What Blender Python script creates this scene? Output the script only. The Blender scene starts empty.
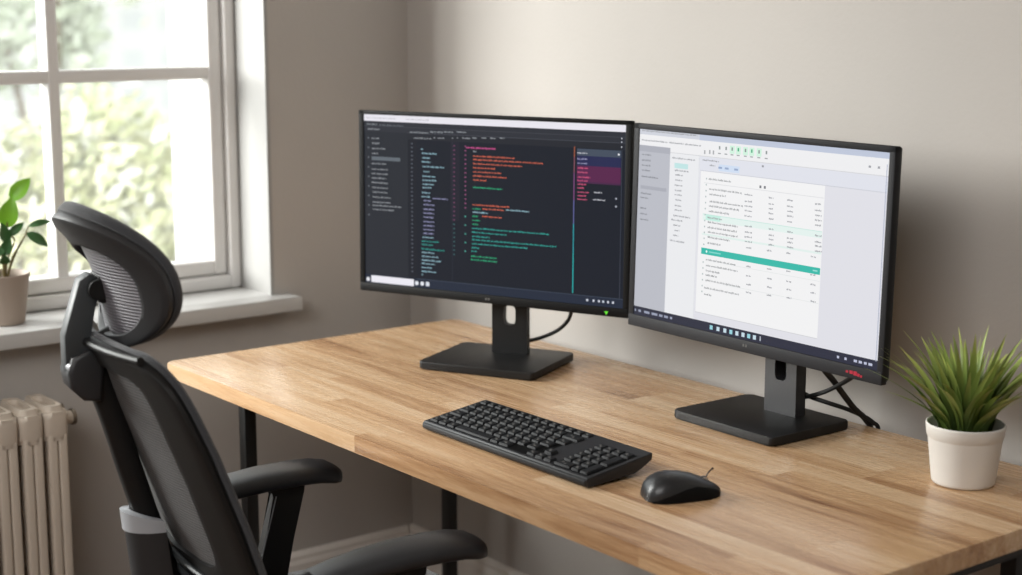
import bpy, bmesh, math, random
from mathutils import Vector, Matrix
C = bpy.context.scene.collection
PI = math.pi
R = math.radians

# ------------------------------------------------------------------ helpers
def lin(c):
    return tuple((x/255/12.92) if x/255 <= .04045 else ((x/255+.055)/1.055)**2.4 for x in c) + (1,)

class N:
    """small node-graph helper"""
    def __init__(s, name):
        s.m = bpy.data.materials.new(name); s.m.use_nodes = True
        s.t = s.m.node_tree; s.b = s.t.nodes['Principled BSDF']; s.out = s.t.nodes['Material Output']
    def n(s, typ, **kw):
        x = s.t.nodes.new(typ)
        for k, v in kw.items():
            setattr(x, k, v)
        return x
    def l(s, a, b): s.t.links.new(a, b)
    def math(s, op, a, b=None, c=None):
        x = s.n('ShaderNodeMath', operation=op)
        for i, v in enumerate((a, b, c)):
            if v is None: continue
            if isinstance(v, (int, float)): x.inputs[i].default_value = v
            else: s.l(v, x.inputs[i])
        return x.outputs[0]

def mat(name, col, rough=.5, metal=0, spec=.5, bump=0, bscale=200, vary=0, vscale=6, coat=0, sheen=0, stretch=None):
    g = N(name); b = g.b
    b.inputs['Base Color'].default_value = lin(col); b.inputs['Roughness'].default_value = rough
    b.inputs['Metallic'].default_value = metal; b.inputs['Specular IOR Level'].default_value = spec
    b.inputs['Coat Weight'].default_value = coat
    if sheen:
        b.inputs['Sheen Weight'].default_value = sheen
    tc = g.n('ShaderNodeTexCoord')
    src = tc.outputs['Object']
    if stretch:
        mp = g.n('ShaderNodeMapping'); mp.inputs['Scale'].default_value = stretch
        g.l(src, mp.inputs['Vector']); src = mp.outputs[0]
    if vary:
        nz = g.n('ShaderNodeTexNoise'); nz.inputs['Scale'].default_value = vscale; nz.inputs['Detail'].default_value = 5
        g.l(src, nz.inputs['Vector'])
        rp = g.n('ShaderNodeValToRGB')
        c = lin(col)
        rp.color_ramp.elements[0].position = .3; rp.color_ramp.elements[1].position = .7
        rp.color_ramp.elements[0].color = tuple(x*(1-vary) for x in c[:3]) + (1,)
        rp.color_ramp.elements[1].color = tuple(min(1, x*(1+vary)) for x in c[:3]) + (1,)
        g.l(nz.outputs['Fac'], rp.inputs[0]); g.l(rp.outputs[0], b.inputs['Base Color'])
    if bump:
        nz = g.n('ShaderNodeTexNoise'); nz.inputs['Scale'].default_value = bscale; nz.inputs['Detail'].default_value = 3
        g.l(src, nz.inputs['Vector'])
        bp = g.n('ShaderNodeBump'); bp.inputs['Strength'].default_value = bump; bp.inputs['Distance'].default_value = .002
        g.l(nz.outputs['Fac'], bp.inputs['Height']); g.l(bp.outputs[0], b.inputs['Normal'])
    return g.m

def emit(name, col, st=1.0, gloss=True):
    g = N(name)
    g.b.inputs['Base Color'].default_value = (.01, .01, .01, 1)
    g.b.inputs['Roughness'].default_value = .45
    g.b.inputs['Specular IOR Level'].default_value = .03
    g.b.inputs['Emission Color'].default_value = lin(col)
    g.b.inputs['Emission Strength'].default_value = st
    return g.m

def obj(name, bm, m, parent=None, smooth=True, angle=35, loc=None, rot=None):
    me = bpy.data.meshes.new(name)
    bmesh.ops.recalc_face_normals(bm, faces=bm.faces[:])
    bm.to_mesh(me); bm.free()
    o = bpy.data.objects.new(name, me); C.objects.link(o)
    for x in (m if isinstance(m, (list, tuple)) else [m]): me.materials.append(x)
    if parent: o.parent = parent
    if loc: o.location = loc
    if rot: o.rotation_euler = rot
    if smooth:
        for p in me.polygons: p.use_smooth = True
        try: me.set_sharp_from_angle(angle=R(angle))
        except Exception: pass
    return o

def thing(name, label, cat, loc=(0, 0, 0), rz=0, group=None):
    o = bpy.data.objects.new(name, None); C.objects.link(o)
    o.empty_display_size = .05
    o.location = loc; o.rotation_euler = (0, 0, rz)
    o['label'] = label; o['category'] = cat
    if group: o['group'] = group
    return o

def tag(o, label, cat, group=None, kind=None):
    o['label'] = label; o['category'] = cat
    if group: o['group'] = group
    if kind: o['kind'] = kind
    return o

def struct(name, bm, m, parent=None, **kw):
    o = obj(name, bm, m, parent, **kw)
    if not parent: o['kind'] = 'structure'
    return o

def box(bm, x0, x1, y0, y1, z0, z1, bev=0, seg=2, mi=0, mtx=None):
    vs = [bm.verts.new((x, y, z)) for x in (x0, x1) for y in (y0, y1) for z in (z0, z1)]
    idx = [(0, 1, 3, 2), (4, 6, 7, 5), (0, 4, 5, 1), (2, 3, 7, 6), (0, 2, 6, 4), (1, 5, 7, 3)]
    fs = [bm.faces.new([vs[i] for i in f]) for f in idx]
    for f in fs: f.material_index = mi
    allv = vs
    if bev:
        es = list({e for f in fs for e in f.edges})
        r = bmesh.ops.bevel(bm, geom=es, offset=bev, segments=seg, profile=.5, affect='EDGES')
        allv = list({v for f in r['faces'] for v in f.verts} | {v for v in vs if v.is_valid})
        for f in r['faces']: f.material_index = mi
    if mtx is not None:
        bmesh.ops.transform(bm, matrix=mtx, verts=allv)
    return allv

def bx(*a, **k):
    bm = bmesh.new(); box(bm, *a, **k); return bm

def prism(bm, pts, z0, z1, bev=0, axis='z', mi=0, seg=2):
    """pts: 2-D outline, extruded. axis z: (x,y)->z ; axis x: (y,z)->x ; axis y: (x,z)->y"""
    def P(p, h):
        return (p[0], p[1], h) if axis == 'z' else ((h, p[0], p[1]) if axis == 'x' else (p[0], h, p[1]))
    a = [bm.verts.new(P(p, z0)) for p in pts]; b = [bm.verts.new(P(p, z1)) for p in pts]
    n = len(pts)
    fs = [bm.faces.new(a[::-1]), bm.faces.new(b)] + [bm.faces.new((a[i], a[(i+1) % n], b[(i+1) % n], b[i])) for i in range(n)]
    for f in fs: f.material_index = mi
    if bev:
        es = [e for e in fs[0].edges] + [e for e in fs[1].edges]
        r = bmesh.ops.bevel(bm, geom=es, offset=bev, segments=seg, profile=.5, affect='EDGES')
        for f in r['faces']: f.material_index = mi

def rrect(w, d, r, n=6, cx=0, cy=0):
    pts = []
    for sx, sy, a0 in ((1, 1, 0), (-1, 1, 90), (-1, -1, 180), (1, -1, 270)):
        for i in range(n+1):
            a = R(a0 + 90*i/n)
            pts.append((cx + sx*(w/2-r) + r*math.cos(a), cy + sy*(d/2-r) + r*math.sin(a)))
    return pts

def lathe(bm, prof, n=40, c=(0, 0, 0), mi=0, cap0=True, cap1=True):
    rings = []
    for r, z in prof:
        rings.append([bm.verts.new((c[0]+r*math.cos(2*PI*i/n), c[1]+r*math.sin(2*PI*i/n), c[2]+z)) for i in range(n)])
    fs = []
    for a, b in zip(rings, rings[1:]):
        for i in range(n):
            fs.append(bm.faces.new((a[i], a[(i+1) % n], b[(i+1) % n], b[i])))
    if cap0: fs.append(bm.faces.new(rings[0][::-1]))
    if cap1: fs.append(bm.faces.new(rings[-1]))
    for f in fs: f.material_index = mi

def catmull(pts, k=8):
    P = [Vector(p) for p in pts]; out = []
    for i in range(len(P)-1):
        p0 = P[max(i-1, 0)]; p1 = P[i]; p2 = P[i+1]; p3 = P[min(i+2, len(P)-1)]
        for j in range(k):
            t = j/k
            out.append(.5*((2*p1) + (p2-p0)*t + (2*p0-5*p1+4*p2-p3)*t*t + (3*p1-p0-3*p2+p3)*t**3))
    out.append(P[-1]); return out

def tube(bm, pts, r, n=10, k=8, r1=None, mi=0):
    P = catmull(pts, k) if k > 1 else [Vector(p) for p in pts]
    up = Vector((.13, .21, .97)); rings = []
    for i, p in enumerate(P):
        d = (P[min(i+1, len(P)-1)] - P[max(i-1, 0)]).normalized()
        a = d.cross(up)
        if a.length < .05: a = d.cross(Vector((1, 0, 0)))
        a.normalize(); b = d.cross(a)
        rr = r if r1 is None else r + (r1-r)*i/(len(P)-1)
        rings.append([bm.verts.new(p + rr*(math.cos(2*PI*j/n)*a + math.sin(2*PI*j/n)*b)) for j in range(n)])
    fs = []
    for a, b in zip(rings, rings[1:]):
        for j in range(n): fs.append(bm.faces.new((a[j], a[(j+1) % n], b[(j+1) % n], b[j])))
    fs += [bm.faces.new(rings[0][::-1]), bm.faces.new(rings[-1])]
    for f in fs: f.material_index = mi

def loft(bm, rings, cap=True, mi=0):
    V = [[bm.verts.new(p) for p in r] for r in rings]; n = len(V[0]); fs = []
    for a, b in zip(V, V[1:]):
        for j in range(n): fs.append(bm.faces.new((a[j], a[(j+1) % n], b[(j+1) % n], b[j])))
    if cap: fs += [bm.faces.new(V[0][::-1]), bm.faces.new(V[-1])]
    for f in fs: f.material_index = mi

def interp(tab, x):
    """piecewise smooth table [(x,y),...] ascending"""
    if x <= tab[0][0]: return tab[0][1]
    for i in range(len(tab)-1):
        (x0, y0), (x1, y1) = tab[i], tab[i+1]
        if x <= x1:
            t = (x-x0)/(x1-x0)
            ym = tab[i-1] if i > 0 else None; yp = tab[i+2] if i+2 < len(tab) else None
            s = (y1-y0)/(x1-x0)
            m0 = s if ym is None else .5*(s + (y0-ym[1])/(x0-ym[0]))
            m1 = s if yp is None else .5*(s + (yp[1]-y1)/(yp[0]-x1))
            h = x1-x0
            return (2*t**3-3*t*t+1)*y0 + (t**3-2*t*t+t)*h*m0 + (-2*t**3+3*t*t)*y1 + (t**3-t*t)*h*m1
    return tab[-1][1]

# ------------------------------------------------------------------ materials
def wood_mat():
    g = N('butcher_block'); b = g.b
    tc = g.n('ShaderNodeTexCoord'); sp = g.n('ShaderNodeSeparateXYZ'); g.l(tc.outputs['Object'], sp.inputs[0])
    X, Y, Z = sp.outputs
    # slight waviness of stave borders is left out: staves are straight
    yy = g.math('ADD', Y, g.math('MULTIPLY', Z, .2))
    row = g.math('FLOOR', g.math('DIVIDE', yy, .0435))
    w1 = g.n('ShaderNodeTexWhiteNoise', noise_dimensions='1D'); g.l(row, w1.inputs['W'])
    off = g.math('MULTIPLY', w1.outputs['Value'], 7.0)
    ln = g.math('MULTIPLY_ADD', w1.outputs['Value'], .35, .34)
    st = g.math('FLOOR', g.math('DIVIDE', g.math('ADD', X, off), ln))
    cb = g.n('ShaderNodeCombineXYZ'); g.l(row, cb.inputs[0]); g.l(st, cb.inputs[1])
    w2 = g.n('ShaderNodeTexWhiteNoise', noise_dimensions='3D'); g.l(cb.outputs[0], w2.inputs['Vector'])
    # grain coordinates: shifted per stave, stretched along X
    sh = g.n('ShaderNodeVectorMath', operation='MULTIPLY_ADD')
    g.l(w2.outputs['Color'], sh.inputs[0]); sh.inputs[1].default_value = (5, 5, 5); g.l(tc.outputs['Object'], sh.inputs[2])
    mp = g.n('ShaderNodeMapping'); mp.inputs['Scale'].default_value = (1.3, 17, 17); g.l(sh.outputs[0], mp.inputs['Vector'])
    n1 = g.n('ShaderNodeTexNoise'); n1.inputs['Scale'].default_value = 2.2; n1.inputs['Detail'].default_value = 6; n1.inputs['Roughness'].default_value = .62; n1.inputs['Distortion'].default_value = .7
    g.l(mp.outputs[0], n1.inputs['Vector'])
    mp2 = g.n('ShaderNodeMapping'); mp2.inputs['Scale'].default_value = (6, 190, 190); g.l(sh.outputs[0], mp2.inputs['Vector'])
    n2 = g.n('ShaderNodeTexNoise'); n2.inputs['Scale'].default_value = 1.0; n2.inputs['Detail'].default_value = 4
    g.l(mp2.outputs[0], n2.inputs['Vector'])
    # tone = stave tone + broad figure + fine grain
    tone = g.math('MULTIPLY_ADD', w2.outputs['Value'], .46, .03)
    tone = g.math('ADD', tone, g.math('MULTIPLY', g.math('SUBTRACT', n1.outputs['Fac'], .5), 1.45))
    tone = g.math('ADD', tone, g.math('MULTIPLY', g.math('SUBTRACT', n2.outputs['Fac'], .5), .38))
    tone = g.math('ADD', tone, .05)
    rp = g.n('ShaderNodeValToRGB'); cr = rp.color_ramp
    cr.elements[0].position = 0; cr.elements[0].color = lin((212, 182, 148))
    cr.elements[1].position = 1; cr.elements[1].color = lin((100, 72, 50))
    e = cr.elements.new(.32); e.color = lin((198, 162, 124))
    e = cr.elements.new(.60); e.color = lin((170, 131, 95))
    e = cr.elements.new(.80); e.color = lin((130, 92, 61))
    g.l(tone, rp.inputs[0])
    # thin darker glue lines
    fy = g.math('FRACT', g.math('DIVIDE', yy, .0435))
    edge = g.math('LESS_THAN', fy, .02)
    mx = g.n('ShaderNodeMix', data_type='RGBA', blend_type='MULTIPLY')
    g.l(g.math('MULTIPLY', edge, .35), mx.inputs['Factor']); g.l(rp.outputs[0], mx.inputs['A']); mx.inputs['B'].default_value = (.55, .42, .3, 1)
    g.l(mx.outputs['Result'], b.inputs['Base Color'])
    b.inputs['Roughness'].default_value = .37
    g.l(g.math('MULTIPLY_ADD', n2.outputs['Fac'], .14, .20), b.inputs['Roughness'])
    b.inputs['Specular IOR Level'].default_value = .5
    bp = g.n('ShaderNodeBump'); bp.inputs['Strength'].default_value = .08; bp.inputs['Distance'].default_value = .001
    g.l(n2.outputs['Fac'], bp.inputs['Height']); g.l(bp.outputs[0], b.inputs['Normal'])
    return g.m

def rib_mat(name, c0, c1, freq=900, axis=2, rough=.7):
    g = N(name); b = g.b
    tc = g.n('ShaderNodeTexCoord'); sp = g.n('ShaderNodeSeparateXYZ'); g.l(tc.outputs['Object'], sp.inputs[0])
    a = g.math('SINE', g.math('MULTIPLY', sp.outputs[axis], freq))
    nz = g.n('ShaderNodeTexNoise'); nz.inputs['Scale'].default_value = 60; g.l(tc.outputs['Object'], nz.inputs['Vector'])
    f = g.math('ADD', g.math('MULTIPLY_ADD', a, .35, .4), g.math('MULTIPLY', nz.outputs['Fac'], .25))
    rp = g.n('ShaderNodeValToRGB'); rp.color_ramp.elements[0].color = lin(c0); rp.color_ramp.elements[1].color = lin(c1)
    g.l(f, rp.inputs[0]); g.l(rp.outputs[0], b.inputs['Base Color'])
    b.inputs['Roughness'].default_value = rough
    bp = g.n('ShaderNodeBump'); bp.inputs['Strength'].default_value = .5; bp.inputs['Distance'].default_value = .001
    g.l(a, bp.inputs['Height']); g.l(bp.outputs[0], b.inputs['Normal'])
    return g.m

def glass_mat():
    g = N('pane_glass'); t = g.t
    tr = g.n('ShaderNodeBsdfTransparent'); tr.inputs[0].default_value = (.97, .98, .97, 1)
    gl = g.n('ShaderNodeBsdfGlossy'); gl.inputs['Roughness'].default_value = .02
    tl = g.n('ShaderNodeBsdfTranslucent'); tl.inputs[0].default_value = (.9, .9, .88, 1)  # translucent white share lays a faint haze over the view outside
    m0 = g.n('ShaderNodeMixShader'); m0.inputs[0].default_value = .035
    g.l(tr.outputs[0], m0.inputs[1]); g.l(tl.outputs[0], m0.inputs[2]); tr = m0
    mx = g.n('ShaderNodeMixShader'); mx.inputs[0].default_value = .05
    g.l(tr.outputs[0], mx.inputs[1]); g.l(gl.outputs[0], mx.inputs[2]); g.l(mx.outputs[0], g.out.inputs['Surface'])
    t.nodes.remove(g.b)
    return g.m

M = {}
M['wood'] = wood_mat()
M['wall'] = mat('wall_paint', (177, 172, 167), .85, spec=.2, vary=.035, vscale=2.2, bump=.15, bscale=120)
M['ceiling'] = mat('ceiling_paint', (225, 223, 220), .9, spec=.2)
M['skirting'] = mat('skirting_paint', (226, 221, 215), .45)
M['frame_white'] = mat('window_paint', (216, 214, 212), .4)
M['sill'] = mat('sill_paint', (186, 185, 183), .4)
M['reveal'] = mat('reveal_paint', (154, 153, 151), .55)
M['floor'] = mat('floor_boards', (120, 92, 68), .45, vary=.2, vscale=4, stretch=(1, 10, 1))
M['glass'] = glass_mat()
M['black_metal'] = mat('black_metal', (20, 19, 19), .45, spec=.4)
M['plastic'] = mat('black_plastic', (19, 19, 20), .42, spec=.45, bump=.05, bscale=900)
M['stand'] = mat('stand_plastic', (17, 17, 18), .45, spec=.35, bump=.05, bscale=900)
M['stand_light'] = mat('stand_satin', (42, 42, 44), .45, spec=.5)
M['bezel'] = mat('bezel_plastic', (13, 13, 14), .6, spec=.15)
M['bezel_grey'] = mat('bezel_grey', (36, 36, 39), .6, spec=.2)
M['bezel_dark'] = mat('bezel_dark', (30, 30, 33), .6, spec=.2)
M['key'] = mat('key_plastic', (20, 21, 24), .6, spec=.22)
M['legend'] = mat('key_legend', (78, 77, 76), .6)
M['kb'] = mat('keyboard_plastic', (30, 31, 35), .5, spec=.4)
M['mouse'] = mat('mouse_plastic', (34, 35, 37), .36, spec=.5)
M['mouse_side'] = mat('mouse_side', (14, 14, 15), .6, spec=.3)
M['silver'] = mat('silver', (185, 186, 188), .3, metal=.8)
M['cable'] = mat('cable_rubber', (14, 14, 15), .5)
M['chair'] = mat('chair_plastic', (34, 34, 36), .5, spec=.5, bump=.08, bscale=700)
M['chair_dark'] = mat('chair_frame', (15, 14, 14), .5, spec=.35)
M['chair_grey'] = mat('chair_grey_plastic', (46, 49, 51), .45, spec=.5)
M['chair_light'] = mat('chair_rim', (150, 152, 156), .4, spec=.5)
M['arm'] = mat('arm_pad', (36, 37, 40), .45, spec=.5, bump=.1, bscale=600)
M['pad'] = mat('chair_fabric', (40, 41, 45), .85, bump=.6, bscale=900, sheen=.3)
M['mesh'] = rib_mat('chair_mesh', (34, 33, 34), (98, 96, 96), 1500, 2)
M['mesh_head'] = rib_mat('head_mesh', (48, 46, 50), (124, 120, 126), 1500, 2, .42)
M['pot'] = mat('white_ceramic', (206, 203, 198), .6, spec=.35, vary=.03, vscale=20)
M['pot_taupe'] = mat('taupe_ceramic', (158, 144, 132), .6, spec=.3)
M['soil'] = mat('soil', (62, 44, 32), .95, vary=.4, vscale=150, bump=1, bscale=250)
M['radiator'] = mat('radiator_enamel', (196, 184, 170), .5, spec=.4)
M['brass'] = mat('valve_metal', (120, 110, 98), .4, metal=.6)
M['leaf'] = mat('backlit_leaf', (128, 188, 48), .4, vary=.2, vscale=30)  # backlight through the leaves put into the base colour
M['leaf_dark'] = mat('dark_leaf', (58, 100, 54), .4, vary=.2, vscale=30)
M['stem'] = mat('stem', (104, 92, 50), .6)

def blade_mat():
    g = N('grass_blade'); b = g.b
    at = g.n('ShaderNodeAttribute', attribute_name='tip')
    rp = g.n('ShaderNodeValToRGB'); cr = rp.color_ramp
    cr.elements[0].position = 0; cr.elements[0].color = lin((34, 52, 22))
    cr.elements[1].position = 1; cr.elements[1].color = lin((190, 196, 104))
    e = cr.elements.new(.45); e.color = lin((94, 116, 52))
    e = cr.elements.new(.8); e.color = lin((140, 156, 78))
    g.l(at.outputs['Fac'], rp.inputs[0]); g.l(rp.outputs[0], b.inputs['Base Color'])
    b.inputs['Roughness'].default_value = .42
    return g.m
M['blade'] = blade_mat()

# ------------------------------------------------------------------ room
XW, YW = -.255, .70              # inside faces of the window wall and of the back wall
XR, YF, ZC = 4.2, -3.3, 2.65
WY0, WY1, WZ0, WZ1 = -1.75, .365, .783, 2.12      # window opening; unseen end and top extended to admit more light
XO = -.62                        # outside face of the window wall

bm = bmesh.new()
box(bm, XO, XW, YF-.2, WY0, 0, ZC); box(bm, XO, XW, WY1, YW+.2, 0, ZC)
box(bm, XO, XW, WY0, WY1, 0, WZ0-.03); box(bm, XO, XW, WY0, WY1, WZ1, ZC)
struct('wall_left', bm, M['wall'], smooth=False)
struct('wall_back', bx(XW, XR+.2, YW, YW+.2, 0, ZC), M['wall'], smooth=False)
struct('wall_right', bx(XR, XR+.2, YF, YW, 0, ZC), M['wall'], smooth=False)
struct('wall_front', bx(XW, XR+.2, YF-.2, YF, 0, ZC), M['wall'], smooth=False)
struct('floor', bx(XO, XR+.2, YF-.2, YW+.2, -.1, 0), M['floor'], smooth=False)
struct('ceiling', bx(XO, XR+.2, YF-.2, YW+.2, ZC, ZC+.1), M['ceiling'], smooth=False)
def skirting(axis):
    pts = [(0, 0), (.016, 0), (.016, .205), (.012, .214), (.012, .222), (.006, .23), (0, .23)]
    bm = bmesh.new()
    if axis == 'back': prism(bm, [(YW-a, b) for a, b in pts], XW, XR, axis='x')
    else: prism(bm, [(XW+a, b) for a, b in pts], YF, YW-.016, axis='y')
    return bm
struct('baseboard_back', skirting('back'), M['skirting'], smooth=False)
struct('baseboard_left', skirting('left'), M['skirting'], smooth=False)

# window: white lined reveal, frame with sash, muntins and panes
t = 'window_1'
win = bpy.data.objects.new('window_1', None); C.objects.link(win); win['kind'] = 'structure'
XF = -.385                       # room-side face of the sash
bm = bmesh.new()                 # reveal lining: inside and outside of the frame
L = .006
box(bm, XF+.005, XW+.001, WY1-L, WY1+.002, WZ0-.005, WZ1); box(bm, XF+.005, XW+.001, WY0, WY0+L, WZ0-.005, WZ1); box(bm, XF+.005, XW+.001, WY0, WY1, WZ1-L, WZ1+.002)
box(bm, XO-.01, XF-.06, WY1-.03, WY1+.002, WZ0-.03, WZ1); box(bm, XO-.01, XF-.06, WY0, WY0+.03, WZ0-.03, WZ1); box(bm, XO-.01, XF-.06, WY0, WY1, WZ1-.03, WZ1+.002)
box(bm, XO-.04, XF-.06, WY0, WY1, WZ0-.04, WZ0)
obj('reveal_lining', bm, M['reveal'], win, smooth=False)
bm = bmesh.new()                 # fixed frame
yA, yB, zA, zB = WY0+L, WY1-L, WZ0, WZ1-L
FW = .032
box(bm, XF-.06, XF+.012, yB-FW+.008, yB, zA, zB, .004); box(bm, XF-.06, XF+.012, yA, yA+FW-.008, zA, zB, .004)
box(bm, XF-.058, XF+.0115, yA+FW-.010, yB-FW+.010, zA, zA+.028, .004); box(bm, XF-.058, XF+.0115, yA+FW-.010, yB-FW+.010, zB-.026, zB, .004)
obj('window_frame', bm, M['frame_white'], win, angle=60)
y0, y1, z0, z1 = yA+FW-.008, yB-FW+.008, zA+.028, zB-.026
bm = bmesh.new()                 # sash
SW = .032
box(bm, XF-.05, XF, y1-SW, y1-.002, z0+.002, z1-.002, .005); box(bm, XF-.05, XF, y0+.002, y0+SW, z0+.002, z1-.002, .005)
box(bm, XF-.048, XF-.0006, y0+SW-.002, y1-SW+.002, z0+.002, z0+SW, .005); box(bm, XF-.048, XF-.0006, y0+SW-.002, y1-SW+.002, z1-SW, z1-.002, .005)
obj('sash', bm, M['frame_white'], win, angle=60)
PW = .338                        # muntin pitch
yms = [-.021-PW*k for k in range(6) if -.021-PW*k > y0+.08]
zms = [1.227, 1.66]
bm = bmesh.new()
for y in yms: box(bm, XF-.045, XF-.002, y-.012, y+.012, z0+SW-.004, z1-SW+.004, .004)
for z in zms: box(bm, XF-.043, XF-.0028, y0+SW-.004, y1-SW+.004, z-.0125, z+.0125, .004)
obj('muntin', bm, M['frame_white'], win, angle=60)
ys = [y0+SW] + sorted(yms) + [y1-SW]; zs = [z0+SW] + zms + [z1-SW]
for a, b in zip(ys, ys[1:]):
    for c, d in zip(zs, zs[1:]):
        obj('pane', bx(XF-.026, XF-.022, a, b, c, d), M['glass'], win, smooth=False)
bm = bmesh.new()
prism(bm, [(XF+.012, WY0), (XW-.004, WY0), (XW-.004, WY0-.045), (-.203, WY0-.045), (-.203, .402), (XW-.004, .402), (XW-.004, WY1), (XF+.012, WY1)], WZ0-.030, WZ0, bev=.003)
struct('window_sill', bm, M['sill'], win, angle=50)

# ------------------------------------------------------------------ desk
DX, DY, DZ, DT = 1.478, .637, .74, .026
desk = thing('desk', 'long desk with light wooden butcher-block top on black metal legs', 'desk')
bm = bmesh.new(); prism(bm, rrect(DX, DY, .012, cx=DX/2, cy=DY/2), DZ-DT, DZ, bev=.0035, seg=3)
obj('tabletop', bm, M['wood'], desk, angle=30)
LS = .0118
zt = DZ-DT
for x, y in ((.075, .12), (.055, .578), (1.425, .10), (1.425, .475)):
    obj('leg', bx(x-LS, x+LS, y-LS, y+LS, 0, zt-.03, .002), M['black_metal'], desk)
bm = bmesh.new(); box(bm, .062, .088, .09, .60, zt-.042, zt, .002); obj('frame_rail', bm, M['black_metal'], desk)
bm = bmesh.new(); box(bm, 1.425, 1.46, .02, .60, zt-.018, zt, .002); box(bm, 1.41, 1.44, .06, .5, zt-.032, zt-.018); obj('frame_rail', bm, M['black_metal'], desk)
bm = bmesh.new(); box(bm, .078, 1.41, .565, .59, zt-.03, zt, .002); obj('frame_rail', bm, M['black_metal'], desk)

# ------------------------------------------------------------------ monitors
UI1 = [(28,45,276,'side'),(28,44,267,'side'),(28,57,258,'side'),(28,41,249,'side'),(27,58,231,'side'),(27,62,221,'side'),(27,62,213,'side'),(27,59,205,'side'),(27,61,197,'side'),(27,61,188,'side'),(29,61,180,'side'),(29,67,171,'side'),(29,68,162,'side'),(29,91,156,'side'),(29,75,149,'side'),(132,136,261,'cy'),(134,165,254,'cy'),(135,151,246,'cy'),(134,152,239,'cy'),(135,180,231,'cy'),(138,150,222,'cy'),(135,161,214,'cy'),(135,164,207,'cy'),(135,159,200,'cy'),(135,154,194,'cy'),(134,151,185,'cy'),(133,152,178,'cy'),(156,188,176,'pu'),(138,153,171,'pu'),(137,162,164,'pu'),(137,160,156,'pu'),(137,160,149,'pu'),(137,160,142,'pu'),(137,160,134,'pu'),(137,159,127,'pu'),(137,159,120,'pu'),(137,158,113,'pu'),(135,158,106,'cy'),(133,168,99,'tl'),(133,157,93,'tl'),(133,180,85,'tl'),(133,159,79,'cy'),(133,168,72,'cy'),(133,174,65,'cy'),(133,160,59,'cy'),(133,154,52,'cy'),(133,164,45,'cy'),(133,135,39,'cy'),(225,283,268,'mag'),(239,245,262,'side'),(239,322,254,'or'),(239,377,248,'or'),(239,336,241,'or'),(239,283,234,'or'),(239,295,227,'or'),(239,305,220,'or'),(239,267,213,'or'),(239,297,200,'gr'),(238,311,170,'or'),(238,254,163,'gr'),(258,301,164,'or'),(305,350,165,'cy'),(238,268,157,'cy'),(238,250,150,'gr'),(258,296,151,'or'),(238,254,143,'gr'),(238,250,136,'gr'),(237,389,129,'tl'),(237,306,122,'tl'),(237,272,115,'tl'),(237,403,109,'tl'),(237,347,102,'tl'),(237,252,95,'tl'),(236,246,89,'tl'),(235,286,80,'gr'),(235,288,74,'gr'),(441,459,269,'wh'),(441,459,259,'pu'),(441,460,252,'pu'),(442,460,244,'pk'),(442,460,237,'pk'),(442,466,229,'pk'),(442,461,223,'pk'),(442,458,217,'pk'),(442,454,211,'pk'),(442,463,204,'pk'),(442,458,198,'pk'),(442,460,192,'pk'),(473,487,205,'wh'),(471,494,193,'wh'),(109,148,290,'side'),(151,177,292,'side'),(180,199,293,'side'),(206,225,294,'side'),(117,154,280,'side'),(158,162,282,'side'),(167,180,282,'side'),(196,199,283,'side'),(206,209,284,'side'),(217,233,284,'side'),(237,248,285,'side'),(256,265,286,'side'),(273,284,286,'side'),(292,301,287,'side'),(17,39,301,'side'),(44,96,300,'sdim'),(19,44,292,'side'),(17,79,312,'top'),(101,148,312,'top')]
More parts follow.
